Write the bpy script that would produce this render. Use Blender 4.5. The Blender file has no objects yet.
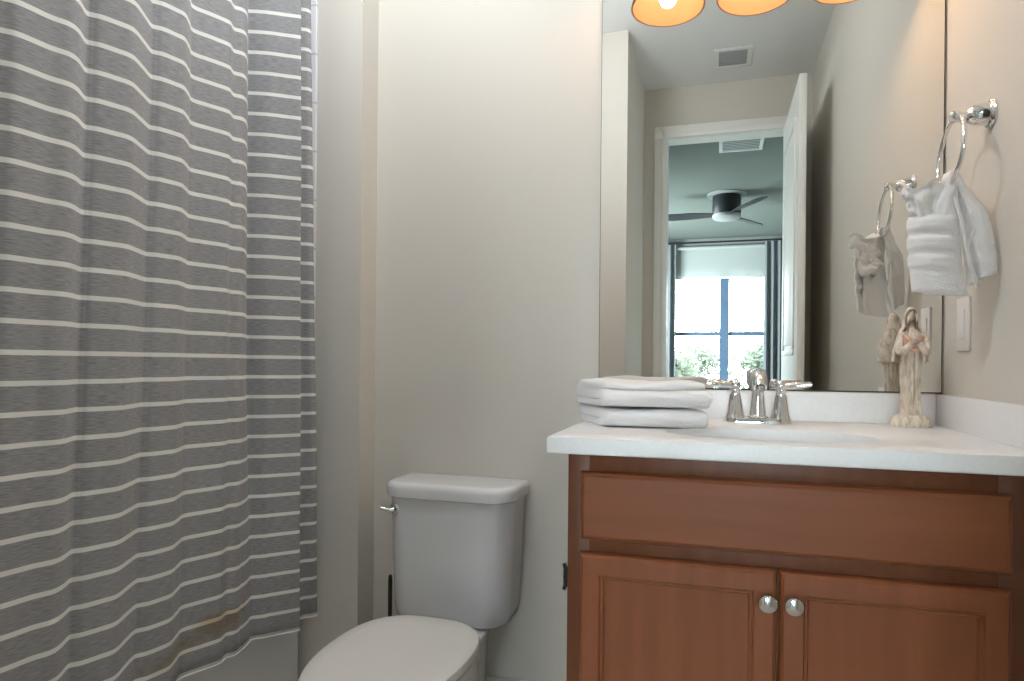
import bpy, bmesh, math, random
from math import sin, cos, pi, radians, exp
from mathutils import Vector, Matrix, noise

C = bpy.context.scene.collection
S = bpy.context.scene
random.seed(7)

# ---------------------------------------------------------------- camera, world, exposure
cam_d = bpy.data.cameras.new('camera')
cam = bpy.data.objects.new('camera', cam_d)
C.objects.link(cam)
yaw, pit, rol = radians(15.186), radians(-0.05), radians(0.542)
fw = Vector((-sin(yaw) * cos(pit), cos(yaw) * cos(pit), sin(pit)))
rt = Vector((cos(yaw), sin(yaw), 0))
up = rt.cross(fw)
r2 = rt * cos(rol) + up * sin(rol)
u2 = -rt * sin(rol) + up * cos(rol)
M = Matrix((r2, u2, -fw)).transposed().to_4x4()
M.translation = Vector((-0.5444, -1.726, 1.0026))
cam.matrix_world = M
cam_d.sensor_fit = 'HORIZONTAL'
cam_d.sensor_width = 36.0
cam_d.lens = 612.547 / 1024 * 36
cam_d.shift_x = -38.169 / 1024
cam_d.shift_y = 23.933 / 1024
cam_d.clip_start = 0.02
S.camera = cam

S.view_settings.view_transform = 'Standard'
S.view_settings.look = 'None'
S.view_settings.exposure = 0.0
S.view_settings.gamma = 1.0
S.view_settings.use_curve_mapping = False
S.cycles.max_bounces = 14
S.cycles.diffuse_bounces = 8
S.cycles.glossy_bounces = 6
S.cycles.transparent_max_bounces = 12
S.cycles.caustics_reflective = True
S.cycles.blur_glossy = 0.3
S.cycles.caustics_refractive = False
S.cycles.sample_clamp_indirect = 6.0
try:
    S.cycles.use_denoising = True
    S.cycles.denoiser = 'OPENIMAGEDENOISE'
except Exception:
    pass

W = bpy.data.worlds.new('sky')
S.world = W
W.use_nodes = True
bg = W.node_tree.nodes['Background']
bg.inputs[0].default_value = (0.85, 0.935, 1.0, 1)
bg.inputs[1].default_value = 56.0

def light(name, kind, loc, energy, color=(1, 1, 1), parent=None, **kw):
    d = bpy.data.lights.new(name, kind)
    d.energy = energy
    d.color = color
    for k, v in kw.items():
        setattr(d, k, v)
    o = bpy.data.objects.new(name, d)
    C.objects.link(o)
    o.location = loc
    if parent:
        o.parent = parent
        o.matrix_parent_inverse = Matrix.Translation(-Vector(parent.location))
    return o

# glowing globe added out of view as fill light (mesh built further down)
GLOBE = Vector((-1.24, -0.72, 2.46))
GLOBE_R = 0.12
GLOBE_E = 56.0
BULB_W = 1.9
BULB_C = (1.0, 0.66, 0.38)

# ---------------------------------------------------------------- materials
def mat(name, col, rough=0.5, metal=0.0, spec=0.5, coat=0.0, sheen=0.0):
    m = bpy.data.materials.new(name)
    m.use_nodes = True
    b = m.node_tree.nodes['Principled BSDF']
    b.inputs['Base Color'].default_value = (*col, 1)
    b.inputs['Roughness'].default_value = rough
    b.inputs['Metallic'].default_value = metal
    b.inputs['Specular IOR Level'].default_value = spec
    b.inputs['Coat Weight'].default_value = coat
    b.inputs['Sheen Weight'].default_value = sheen
    return m

def nd(m, t, **kw):
    n = m.node_tree.nodes.new(t)
    for k, v in kw.items():
        setattr(n, k, v)
    return n

def lk(m, a, b):
    m.node_tree.links.new(a, b)

def bsdf(m):
    return m.node_tree.nodes['Principled BSDF']

def add_bump(m, scale, strength, dist=0.002, stretch=(1, 1, 1), detail=3):
    tc = nd(m, 'ShaderNodeTexCoord')
    mp = nd(m, 'ShaderNodeMapping')
    mp.inputs['Scale'].default_value = stretch
    nz = nd(m, 'ShaderNodeTexNoise')
    nz.inputs['Scale'].default_value = scale
    nz.inputs['Detail'].default_value = detail
    bp = nd(m, 'ShaderNodeBump')
    bp.inputs['Strength'].default_value = strength
    bp.inputs['Distance'].default_value = dist
    lk(m, tc.outputs['Object'], mp.inputs['Vector'])
    lk(m, mp.outputs[0], nz.inputs['Vector'])
    lk(m, nz.outputs['Fac'], bp.inputs['Height'])
    lk(m, bp.outputs[0], bsdf(m).inputs['Normal'])
    return nz

def noise_color(m, c1, c2, scale, stretch=(1, 1, 1), detail=4, lo=0.35, hi=0.65):
    tc = nd(m, 'ShaderNodeTexCoord')
    mp = nd(m, 'ShaderNodeMapping')
    mp.inputs['Scale'].default_value = stretch
    nz = nd(m, 'ShaderNodeTexNoise')
    nz.inputs['Scale'].default_value = scale
    nz.inputs['Detail'].default_value = detail
    cr = nd(m, 'ShaderNodeValToRGB')
    cr.color_ramp.elements[0].position = lo
    cr.color_ramp.elements[0].color = (*c1, 1)
    cr.color_ramp.elements[1].position = hi
    cr.color_ramp.elements[1].color = (*c2, 1)
    lk(m, tc.outputs['Object'], mp.inputs['Vector'])
    lk(m, mp.outputs[0], nz.inputs['Vector'])
    lk(m, nz.outputs['Fac'], cr.inputs['Fac'])
    lk(m, cr.outputs['Color'], bsdf(m).inputs['Base Color'])
    return cr

m_wall = mat('wall_paint', (0.60, 0.572, 0.525), 0.75, spec=0.25)
add_bump(m_wall, 90, 0.12, 0.001)
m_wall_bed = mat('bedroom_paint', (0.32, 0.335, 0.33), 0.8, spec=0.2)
m_ceil = mat('ceiling_paint', (0.76, 0.77, 0.76), 0.85, spec=0.2)
add_bump(m_ceil, 120, 0.15, 0.001)
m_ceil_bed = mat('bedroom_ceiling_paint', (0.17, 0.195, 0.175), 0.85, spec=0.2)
m_trim = mat('white_trim_paint', (0.78, 0.78, 0.76), 0.3)
m_tile_f = mat('floor_tile', (0.48, 0.43, 0.36), 0.35)
m_bedfloor = mat('bedroom_carpet', (0.30, 0.30, 0.29), 0.95)
add_bump(m_bedfloor, 300, 0.5, 0.004)
m_porc = mat('white_porcelain', (0.69, 0.70, 0.72), 0.1, coat=0.5)
m_tub = mat('white_acrylic', (0.80, 0.80, 0.80), 0.25)
m_seat = mat('white_toilet_plastic', (0.70, 0.69, 0.67), 0.22)
m_quartz = mat('white_quartz', (0.80, 0.80, 0.80), 0.32, spec=0.35)
noise_color(m_quartz, (0.80, 0.80, 0.81), (0.83, 0.83, 0.84), 160)
m_chrome = mat('polished_chrome', (0.82, 0.82, 0.82), 0.07, 1.0)
m_nickel = mat('brushed_nickel', (0.62, 0.61, 0.59), 0.22, 1.0)
m_black = mat('black_plastic', (0.012, 0.012, 0.014), 0.35)
m_dark = mat('dark_bronze', (0.014, 0.018, 0.022), 0.45)
m_mirror = mat('mirror_silver', (0.86, 0.87, 0.85), 0.0, 1.0)
m_mback = mat('mirror_backing', (0.05, 0.04, 0.03), 0.6)
m_towel = mat('white_terry', (0.86, 0.85, 0.86), 0.95, spec=0.1, sheen=0.3)
add_bump(m_towel, 520, 0.9, 0.003, detail=2)
m_plate = mat('white_plate', (0.72, 0.70, 0.68), 0.35)
m_slot = mat('vent_shadow', (0.16, 0.16, 0.17), 0.8)

m_wood = mat('cherry_wood', (0.22, 0.08, 0.04), 0.42, spec=0.35)
noise_color(m_wood, (0.180, 0.052, 0.018), (0.226, 0.069, 0.026), 7, (0.35, 1, 4.5), 6, 0.3, 0.72)
m_wood_v = mat('cherry_wood_vertical', (0.22, 0.08, 0.04), 0.42, spec=0.35)
noise_color(m_wood_v, (0.180, 0.052, 0.018), (0.226, 0.069, 0.026), 7, (4.5, 1, 0.35), 6, 0.3, 0.72)

m_wood_d = mat('dark_stained_cherry', (0.13, 0.04, 0.016), 0.42, spec=0.3)
noise_color(m_wood_d, (0.115, 0.035, 0.013), (0.150, 0.049, 0.019), 7, (4.5, 1, 0.35), 6, 0.3, 0.72)

# tile of the tub surround
m_tile = mat('white_wall_tile', (0.70, 0.70, 0.73), 0.15)
def tile_nodes(m, c, mortar, sx, sz, plane):
    tc = nd(m, 'ShaderNodeTexCoord')
    sp = nd(m, 'ShaderNodeSeparateXYZ')
    cb = nd(m, 'ShaderNodeCombineXYZ')
    br = nd(m, 'ShaderNodeTexBrick')
    br.offset = 0.0
    br.inputs['Color1'].default_value = (*c, 1)
    br.inputs['Color2'].default_value = (*c, 1)
    br.inputs['Mortar'].default_value = (*mortar, 1)
    br.inputs['Scale'].default_value = 1.0
    br.inputs['Mortar Size'].default_value = 0.003
    br.inputs['Brick Width'].default_value = sx
    br.inputs['Row Height'].default_value = sz
    lk(m, tc.outputs['Object'], sp.inputs[0])
    lk(m, sp.outputs['X' if plane != 'yz' else 'Y'], cb.inputs['X'])
    lk(m, sp.outputs['Z' if plane != 'xy' else 'Y'], cb.inputs['Y'])
    lk(m, cb.outputs[0], br.inputs['Vector'])
    lk(m, br.outputs['Color'], bsdf(m).inputs['Base Color'])
tile_nodes(m_tile, (0.70, 0.70, 0.74), (0.5, 0.5, 0.52), 0.15, 0.15, 'xz')
tile_nodes(m_tile_f, (0.60, 0.56, 0.50), (0.42, 0.39, 0.35), 0.33, 0.33, 'xy')

# striped shower curtain cloth (stripe and stain belong to the cloth)
m_cur = mat('striped_curtain_cloth', (0.25, 0.25, 0.26), 0.9, spec=0.15, sheen=0.15)
def curtain_nodes(m):
    nt = m.node_tree
    uv = nd(m, 'ShaderNodeUVMap')
    sp = nd(m, 'ShaderNodeSeparateXYZ')
    lk(m, uv.outputs[0], sp.inputs[0])
    nz = nd(m, 'ShaderNodeTexNoise')
    nz.inputs['Scale'].default_value = 1.0
    nz.inputs['Detail'].default_value = 3
    cbv = nd(m, 'ShaderNodeCombineXYZ')
    for ax, k, src in (('X', 55.0, 'X'), ('Y', 620.0, 'Y')):
        mm = nd(m, 'ShaderNodeMath', operation='MULTIPLY')
        mm.inputs[1].default_value = k
        lk(m, sp.outputs[src], mm.inputs[0])
        lk(m, mm.outputs[0], cbv.inputs[ax])
    lk(m, cbv.outputs[0], nz.inputs['Vector'])
    cr = nd(m, 'ShaderNodeValToRGB')
    cr.color_ramp.elements[0].position = 0.33
    cr.color_ramp.elements[0].color = (0.190, 0.190, 0.200, 1)
    cr.color_ramp.elements[1].position = 0.68
    cr.color_ramp.elements[1].color = (0.315, 0.315, 0.325, 1)
    lk(m, nz.outputs['Fac'], cr.inputs['Fac'])
    # stripes
    a = nd(m, 'ShaderNodeMath', operation='MULTIPLY_ADD')
    a.inputs[1].default_value = 1 / 0.0545
    a.inputs[2].default_value = -(1.0105 - 0.0047) / 0.0545 + 100
    lk(m, sp.outputs['Y'], a.inputs[0])
    f = nd(m, 'ShaderNodeMath', operation='FRACT')
    lk(m, a.outputs[0], f.inputs[0])
    l = nd(m, 'ShaderNodeMath', operation='LESS_THAN')
    l.inputs[1].default_value = 0.172
    lk(m, f.outputs[0], l.inputs[0])
    mx = nd(m, 'ShaderNodeMix', data_type='RGBA')
    lk(m, l.outputs[0], mx.inputs['Factor'])
    lk(m, cr.outputs['Color'], mx.inputs['A'])
    mx.inputs['B'].default_value = (0.70, 0.69, 0.67, 1)
    # a tea-coloured stain low on the cloth, its own shape
    nz2 = nd(m, 'ShaderNodeTexNoise')
    nz2.inputs['Scale'].default_value = 9.0
    lk(m, uv.outputs[0], nz2.inputs['Vector'])
    last = None
    for (u0, v0, ru, rv) in ((STAIN_U[0], 0.345, 0.10, 0.035), (STAIN_U[1], 0.325, 0.08, 0.03)):
        cbs = nd(m, 'ShaderNodeVectorMath', operation='SUBTRACT')
        lk(m, uv.outputs[0], cbs.inputs[0])
        cbs.inputs[1].default_value = (u0, v0, 0)
        dv = nd(m, 'ShaderNodeVectorMath', operation='DIVIDE')
        dv.inputs[1].default_value = (ru, rv, 1)
        lk(m, cbs.outputs[0], dv.inputs[0])
        ln = nd(m, 'ShaderNodeVectorMath', operation='LENGTH')
        lk(m, dv.outputs[0], ln.inputs[0])
        ad = nd(m, 'ShaderNodeMath', operation='MULTIPLY_ADD')
        ad.inputs[1].default_value = 1.6
        lk(m, nz2.outputs['Fac'], ad.inputs[0])
        lk(m, ln.outputs['Value'], ad.inputs[2])
        mr = nd(m, 'ShaderNodeMapRange')
        mr.inputs['From Min'].default_value = 1.1
        mr.inputs['From Max'].default_value = 1.9
        mr.inputs['To Min'].default_value = 0.8
        mr.inputs['To Max'].default_value = 0.0
        lk(m, ad.outputs[0], mr.inputs['Value'])
        if last is None:
            last = mr.outputs[0]
        else:
            mxm = nd(m, 'ShaderNodeMath', operation='MAXIMUM')
            lk(m, last, mxm.inputs[0])
            lk(m, mr.outputs[0], mxm.inputs[1])
            last = mxm.outputs[0]
    mu = nd(m, 'ShaderNodeMix', data_type='RGBA', blend_type='MULTIPLY')
    lk(m, last, mu.inputs['Factor'])
    lk(m, mx.outputs['Result'], mu.inputs['A'])
    mu.inputs['B'].default_value = (0.78, 0.60, 0.36, 1)
    lk(m, mu.outputs['Result'], bsdf(m).inputs['Base Color'])
    bp = nd(m, 'ShaderNodeBump')
    bp.inputs['Strength'].default_value = 0.25
    bp.inputs['Distance'].default_value = 0.001
    lk(m, nz.outputs['Fac'], bp.inputs['Height'])
    lk(m, bp.outputs[0], bsdf(m).inputs['Normal'])
STAIN_U = (1.02, 0.86)   # filled after the cloth's length is known; see below

def emit(name, col, k):
    m = bpy.data.materials.new(name)
    m.use_nodes = True
    nt = m.node_tree
    nt.nodes.clear()
    e = nt.nodes.new('ShaderNodeEmission')
    e.inputs[0].default_value = (*col, 1)
    e.inputs[1].default_value = k
    o = nt.nodes.new('ShaderNodeOutputMaterial')
    nt.links.new(e.outputs[0], o.inputs[0])
    return m
m_bulb = emit('lit_bulb', (1.0, 0.86, 0.66), 6.0)
m_fill = emit('fill_globe_glow', (0.95, 0.98, 1.0), GLOBE_E)

def two(name, kind_b, col_b, col_d, fac):
    m = bpy.data.materials.new(name)
    m.use_nodes = True
    nt = m.node_tree
    nt.nodes.clear()
    a = nt.nodes.new('ShaderNodeBsdfDiffuse')
    a.inputs[0].default_value = (*col_d, 1)
    b = nt.nodes.new(kind_b)
    b.inputs[0].default_value = (*col_b, 1)
    mx = nt.nodes.new('ShaderNodeMixShader')
    mx.inputs[0].default_value = fac
    o = nt.nodes.new('ShaderNodeOutputMaterial')
    nt.links.new(a.outputs[0], mx.inputs[1])
    nt.links.new(b.outputs[0], mx.inputs[2])
    nt.links.new(mx.outputs[0], o.inputs[0])
    return m, mx
m_amber, _ = two('amber_glass', 'ShaderNodeBsdfTranslucent', (0.50, 0.34, 0.22), (0.52, 0.34, 0.21), 0.4)
m_drape, _ = two('grey_drape', 'ShaderNodeBsdfTranslucent', (0.16, 0.17, 0.175), (0.20, 0.215, 0.225), 0.12)
m_shadecloth, _ = two('white_shade_cloth', 'ShaderNodeBsdfTranslucent', (0.55, 0.58, 0.57), (0.62, 0.66, 0.64), 0.4)
m_leaf, _ = two('tree_leaf', 'ShaderNodeBsdfTranslucent', (0.080, 0.090, 0.070), (0.042, 0.052, 0.038), 0.45)
m_bark = mat('bark', (0.16, 0.12, 0.09), 0.9)
m_glass = bpy.data.materials.new('window_glass')
m_glass.use_nodes = True
_nt = m_glass.node_tree
_nt.nodes.clear()
_a = _nt.nodes.new('ShaderNodeBsdfTransparent')
_a.inputs[0].default_value = (0.95, 0.98, 0.97, 1)
_b = _nt.nodes.new('ShaderNodeBsdfGlossy')
_b.inputs['Roughness'].default_value = 0.0
_f = _nt.nodes.new('ShaderNodeFresnel')
_f.inputs[0].default_value = 1.25
_m = _nt.nodes.new('ShaderNodeMixShader')
_o = _nt.nodes.new('ShaderNodeOutputMaterial')
_nt.links.new(_f.outputs[0], _m.inputs[0])
_nt.links.new(_a.outputs[0], _m.inputs[1])
_nt.links.new(_b.outputs[0], _m.inputs[2])
_nt.links.new(_m.outputs[0], _o.inputs[0])

m_fig = mat('figurine_ceramic', (0.62, 0.52, 0.40), 0.5)
noise_color(m_fig, (0.50, 0.40, 0.30), (0.72, 0.64, 0.54), 70, (1.6, 1.6, 0.5), 4, 0.36, 0.56)
m_fig_pale = mat('figurine_pale', (0.68, 0.60, 0.52), 0.5)
noise_color(m_fig_pale, (0.50, 0.40, 0.31), (0.74, 0.66, 0.58), 90, (1, 1, 0.7), 4, 0.36, 0.56)
m_fig_pink = mat('figurine_rose', (0.62, 0.36, 0.28), 0.55)
noise_color(m_fig_pink, (0.50, 0.26, 0.19), (0.68, 0.46, 0.36), 120)
m_fig_skin = mat('figurine_face', (0.50, 0.42, 0.36), 0.5)
m_fig_hair = mat('figurine_hair', (0.23, 0.16, 0.11), 0.6)

# ---------------------------------------------------------------- mesh helpers
def new():
    return bmesh.new()

def box(bm, x0, x1, y0, y1, z0, z1, bevel=0.0, seg=2):
    v = [bm.verts.new(p) for p in ((x0, y0, z0), (x1, y0, z0), (x1, y1, z0), (x0, y1, z0),
                                   (x0, y0, z1), (x1, y0, z1), (x1, y1, z1), (x0, y1, z1))]
    fs = [bm.faces.new([v[i] for i in q]) for q in ((0, 3, 2, 1), (4, 5, 6, 7), (0, 1, 5, 4), (1, 2, 6, 5), (2, 3, 7, 6), (3, 0, 4, 7))]
    if bevel > 0:
        es = list({e for f in fs for e in f.edges})
        bmesh.ops.bevel(bm, geom=es, offset=bevel, segments=seg, affect='EDGES', profile=0.5)

def loft(bm, rings, cap0=True, cap1=True, closed=True):
    rv = [[bm.verts.new(p) for p in r] for r in rings]
    n = len(rv[0])
    for a, b in zip(rv[:-1], rv[1:]):
        for i in range(n if closed else n - 1):
            j = (i + 1) % n
            bm.faces.new((a[i], a[j], b[j], b[i]))
    if cap0:
        bm.faces.new(list(reversed(rv[0])))
    if cap1:
        bm.faces.new(rv[-1])
    return rv

def lathe(bm, prof, center, axis='z', n=32, cap0=False, cap1=False):
    """prof: (radius, height) pairs along the axis."""
    cx, cy, cz = center
    rings = []
    for r, h in prof:
        ring = []
        for i in range(n):
            t = 2 * pi * i / n
            a, b = r * cos(t), r * sin(t)
            if axis == 'z':
                ring.append((cx + a, cy + b, cz + h))
            elif axis == 'x':
                ring.append((cx + h, cy + a, cz + b))
            else:
                ring.append((cx + b, cy + h, cz + a))
        rings.append(ring)
    loft(bm, rings, cap0, cap1)

def tube(bm, pts, rad, n=12, flat=1.0, caps=True):
    """swept round tube; rad a number or one per point."""
    pts = [Vector(p) for p in pts]
    if not hasattr(rad, '__len__'):
        rad = [rad] * len(pts)
    t0 = (pts[1] - pts[0]).normalized()
    nrm = t0.orthogonal().normalized()
    rings = []
    for i, p in enumerate(pts):
        t = (pts[min(i + 1, len(pts) - 1)] - pts[max(i - 1, 0)]).normalized()
        nrm = (nrm - t * nrm.dot(t)).normalized()
        b = t.cross(nrm)
        rings.append([p + nrm * (rad[i] * cos(2 * pi * k / n)) + b * (rad[i] * flat * sin(2 * pi * k / n)) for k in range(n)])
    loft(bm, rings, caps, caps)

def smooth_path(pts, k=8):
    P = [Vector(p) for p in pts]
    P = [P[0] * 2 - P[1]] + P + [P[-1] * 2 - P[-2]]
    out = []
    for i in range(1, len(P) - 2):
        for s in range(k):
            t = s / k
            a, b, c, d = P[i - 1], P[i], P[i + 1], P[i + 2]
            out.append(0.5 * ((2 * b) + (c - a) * t + (2 * a - 5 * b + 4 * c - d) * t * t + (3 * b - a - 3 * c + d) * t ** 3))
    out.append(P[-2].copy())
    return out

def rrect(cx, cy, hx, hy, r, z, n=6, rb=None):
    """rounded rectangle ring in the xy plane; rb: other radius for the back (+y) corners."""
    rb = r if rb is None else rb
    out = []
    for sx, sy, a0, rr in ((1, 1, 0, rb), (-1, 1, 90, rb), (-1, -1, 180, r), (1, -1, 270, r)):
        for k in range(n + 1):
            a = radians(a0 + 90 * k / n)
            out.append((cx + sx * (hx - rr) + rr * cos(a), cy + sy * (hy - rr) + rr * sin(a), z))
    return out

def obj(name, bm, m, parent=None, smooth=True, angle=40, base=None):
    bmesh.ops.recalc_face_normals(bm, faces=bm.faces)
    me = bpy.data.meshes.new(name)
    bm.to_mesh(me)
    bm.free()
    me.materials.append(m)
    if smooth:
        for p in me.polygons:
            p.use_smooth = True
        me.set_sharp_from_angle(angle=radians(angle))
    o = bpy.data.objects.new(name, me)
    C.objects.link(o)
    if parent is not None:
        root = parent
        off = Vector((0, 0, 0))
        while root is not None:
            off += Vector(root.location)
            root = root.parent
        me.transform(Matrix.Translation(-off))
        o.parent = parent
    elif base is not None:
        me.transform(Matrix.Translation(-Vector(base)))
        o.location = base
    return o

def tag(o, label=None, cat=None, group=None, kind=None):
    for k, v in (('label', label), ('category', cat), ('group', group), ('kind', kind)):
        if v:
            o[k] = v
    return o

def thing(name, loc, label, cat, group=None):
    o = bpy.data.objects.new(name, None)
    o.empty_display_size = 0.05
    C.objects.link(o)
    o.location = loc
    return tag(o, label, cat, group)

def struct(name, bm, m, parent=None, **kw):
    o = obj(name, bm, m, parent, **kw)
    if parent is None:
        o['kind'] = 'structure'
    return o

def sbox(name, m, *b, bevel=0.0):
    bm = new()
    box(bm, *b, bevel=bevel)
    return struct(name, bm, m)

# ---------------------------------------------------------------- the bathroom shell
FL, CE = -0.05, 2.77          # floor and ceiling heights
XW = -1.586                   # wall left of the toilet
YJ = -0.088                   # end wall of the tub alcove
XT = -1.742                   # where its tile begins
XE, YW, YD = -1.010, -1.515, -2.257
T = 0.11
sbox('floor', m_tile_f, -2.7, 0.12, -2.31, 0.12, FL - 0.1, FL)
bm = new()
box(bm, -2.7, 0.12, -2.37, 0.12, CE, CE + 0.1)
struct('ceiling', bm, m_ceil)
sbox('wall_back', m_wall, XW, 0.12, 0, 0.12, FL, CE)
sbox('wall_right', m_wall, 0, 0.12, YD - T, 0, FL, CE)
# end wall of the alcove, painted up to the tile
bm = new()
box(bm, -2.7, XW, YJ, 0.12, FL, CE)
struct('wall_alcove', bm, m_wall)
bm = new()
box(bm, -2.6, XT, YJ - 0.010, YJ, 0.40, 2.5, bevel=0.002)
struct('trim_1', bm, m_tile)
bm = new()
box(bm, -2.612, -2.60, YW + 0.011, YJ - 0.011, 0.40, 2.3)
struct('trim_2', bm, m_tile)
sbox('wall_left', m_wall, -2.7, -2.612, YW, YJ, FL, CE)
sbox('wall_entry', m_wall, -2.7, XE, YD - T, YW, FL, CE)
# door wall with its opening
DX0, DX1, DZ = -0.875, -0.135, 2.458
bm = new()
box(bm, XE, DX0, YD - T, YD, FL, CE)
box(bm, DX1, 0, YD - T, YD, FL, CE)
box(bm, DX0, DX1, YD - T, YD, DZ, CE)
struct('wall_door', bm, m_wall)
# casing
bm = new()
cw = 0.076
for (x0, x1, z0, z1) in ((DX0 - cw + 0.012, DX0 + 0.012, FL, DZ - 0.012), (DX1 - 0.012, DX1 - 0.012 + cw, FL, DZ - 0.012),
                         (DX0 - cw + 0.012, DX1 - 0.012 + cw, DZ - 0.012, DZ + cw - 0.012)):
    box(bm, x0, x1, YD, YD + 0.016, z0, z1, bevel=0.004)
    if z1 - z0 > 1:
        inn = x1 - 0.018 if x0 < -0.5 else x0 + 0.018
        box(bm, inn - 0.014, inn + 0.014, YD + 0.008, YD + 0.021, z0, z1, bevel=0.004)
    else:
        box(bm, x0 + 0.05, x1 - 0.05, YD + 0.008, YD + 0.021, z0 + 0.002, z0 + 0.034, bevel=0.004)
struct('trim_3', bm, m_trim)
# jamb lining
bm = new()
box(bm, DX0, DX0 + 0.018, YD - T, YD + 0.001, FL, DZ)
box(bm, DX1 - 0.018, DX1, YD - T, YD + 0.001, FL, DZ)
box(bm, DX0 + 0.018, DX1 - 0.018, YD - T, YD + 0.001, DZ - 0.018, DZ)
struct('trim_4', bm, m_trim)
bm = new()
box(bm, XW + 0.001, -0.84, -0.014, 0, FL, 0.07, bevel=0.004)
struct('baseboard_back', bm, m_trim)
bm = new()
box(bm, -0.014, 0, YD + 0.025, -0.56, FL, 0.07, bevel=0.004)
struct('baseboard_right', bm, m_trim)

def ring_panel(bm, x0, x1, z0, z1, axis_pos, prof, thick, facing=-1, axis='y'):
    """A framed board: prof lists (inset, depth behind the front face); the back is flat."""
    def P(a, d, z):
        q = axis_pos - facing * d
        return (a, q, z) if axis == 'y' else (q, a, z)
    rings = [[P(x0, thick, z0), P(x1, thick, z0), P(x1, thick, z1), P(x0, thick, z1)]]
    for ins, d in prof:
        rings.append([P(x0 + ins, d, z0 + ins), P(x1 - ins, d, z0 + ins), P(x1 - ins, d, z1 - ins), P(x0 + ins, d, z1 - ins)])
    loft(bm, rings)

# the door leaf, open at right angles beside the right wall, eight-foot two-panel door
bm = new()
LX0, LX1, LY0, LY1 = -0.165, -0.130, YD + 0.012, -1.497
box(bm, LX0, LX1, LY0, LY1, FL + 0.012, 2.436, bevel=0.002)
d1 = struct('door_1', bm, m_trim)
d1['kind'] = 'structure'
bm = new()
for z0, z1 in ((0.20, 0.88), (1.06, 2.27)):
    y0, y1 = LY0 + 0.12, LY1 - 0.12
    for (a, b, c, d) in ((y0, y1, z0, z0 + 0.03), (y0, y1, z1 - 0.03, z1), (y0, y0 + 0.03, z0 + 0.03, z1 - 0.03), (y1 - 0.03, y1, z0 + 0.03, z1 - 0.03)):
        box(bm, LX0 - 0.009, LX0 + 0.001, a, b, c, d, bevel=0.004)
        box(bm, LX1 - 0.001, LX1 + 0.009, a, b, c, d, bevel=0.004)
    box(bm, LX0 - 0.005, LX0 + 0.001, y0 + 0.055, y1 - 0.055, z0 + 0.055, z1 - 0.055, bevel=0.003)
    box(bm, LX1 - 0.001, LX1 + 0.005, y0 + 0.055, y1 - 0.055, z0 + 0.055, z1 - 0.055, bevel=0.003)
obj('door_panel', bm, m_trim, d1)
bm = new()
lathe(bm, [(0.0305, 0), (0.0305, 0.006), (0.012, 0.012), (0.011, 0.034), (0.024, 0.042), (0.028, 0.054), (0.020, 0.066), (0.0, 0.069)],
      (LX1 - 0.0005, LY1 - 0.06, 0.84), 'x', 24, True)
lathe(bm, [(0.0305, 0), (0.0305, -0.006), (0.012, -0.012), (0.011, -0.034), (0.024, -0.042), (0.028, -0.054), (0.020, -0.066), (0.0, -0.069)],
      (LX0 + 0.0005, LY1 - 0.06, 0.84), 'x', 24, True)
obj('door_knob', bm, m_nickel, d1)
for z in (0.25, 1.2, 2.2):
    bm = new()
    tube(bm, [(LX1 + 0.004, LY0 + 0.004, z - 0.045), (LX1 + 0.004, LY0 + 0.004, z + 0.045)], 0.006, 10)
    obj('hinge', bm, m_nickel, d1)

# ---------------------------------------------------------------- bedroom beyond the door
BX0, BX1, BY = -2.9, 1.7, -7.1
WZ0, WZ1, WX0, WX1 = 0.62, 2.36, -1.16, 0.12
sbox('floor_bedroom', m_bedfloor, BX0 - 0.1, BX1 + 0.1, BY - 0.15, -2.31, FL - 0.1, FL)
bm = new()
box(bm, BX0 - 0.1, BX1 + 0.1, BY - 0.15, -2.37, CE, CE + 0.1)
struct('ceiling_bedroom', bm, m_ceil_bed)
bm = new()
box(bm, BX0 - 0.1, BX0, BY, -6.3, FL, CE)
box(bm, BX0 - 0.1, BX0, -4.3, -2.37, FL, CE)
box(bm, BX0 - 0.1, BX0, -6.3, -4.3, FL, 0.62)
box(bm, BX0 - 0.1, BX0, -6.3, -4.3, 2.36, CE)
struct('wall_bedroom_left', bm, m_wall_bed)  # opening made for the added side window
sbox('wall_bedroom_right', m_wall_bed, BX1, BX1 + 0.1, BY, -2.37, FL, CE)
bm = new()
box(bm, BX0, -2.7, -2.37, -2.26, FL, CE)
box(bm, 0.12, BX1, -2.37, -2.26, FL, CE)
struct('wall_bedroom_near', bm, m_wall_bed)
bm = new()
box(bm, BX0 - 0.1, WX0, BY - 0.15, BY, FL, CE)
box(bm, WX1, BX1 + 0.1, BY - 0.15, BY, FL, CE)
box(bm, WX0, WX1, BY - 0.15, BY, FL, WZ0)
box(bm, WX0, WX1, BY - 0.15, BY, WZ1, CE)
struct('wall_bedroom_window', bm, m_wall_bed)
m_frame = mat('window_frame_bronze', (0.10, 0.16, 0.25), 0.4)
bm = new()
yf0, yf1 = BY - 0.10, BY - 0.04
MX = -0.445
box(bm, WX0, WX0 + 0.045, yf0, yf1, WZ0, WZ1)
box(bm, WX1 - 0.045, WX1, yf0, yf1, WZ0, WZ1)
box(bm, WX0 + 0.045, WX1 - 0.045, yf0, yf1, WZ0, WZ0 + 0.05)
box(bm, WX0 + 0.045, WX1 - 0.045, yf0, yf1, WZ1 - 0.05, WZ1)
box(bm, MX - 0.062, MX + 0.062, yf0 - 0.01, yf1 + 0.02, WZ0 + 0.05, WZ1 - 0.05)
for xa, xb in ((WX0 + 0.045, MX - 0.062), (MX + 0.062, WX1 - 0.045)):
    box(bm, xa, xb, yf0 + 0.01, yf1, 1.415, 1.475)
    xm = (xa + xb) / 2
    box(bm, xm - 0.008, xm + 0.008, yf0 + 0.02, yf1 - 0.02, 1.475, WZ1 - 0.05)
win = struct('window_1', bm, m_frame)
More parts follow.
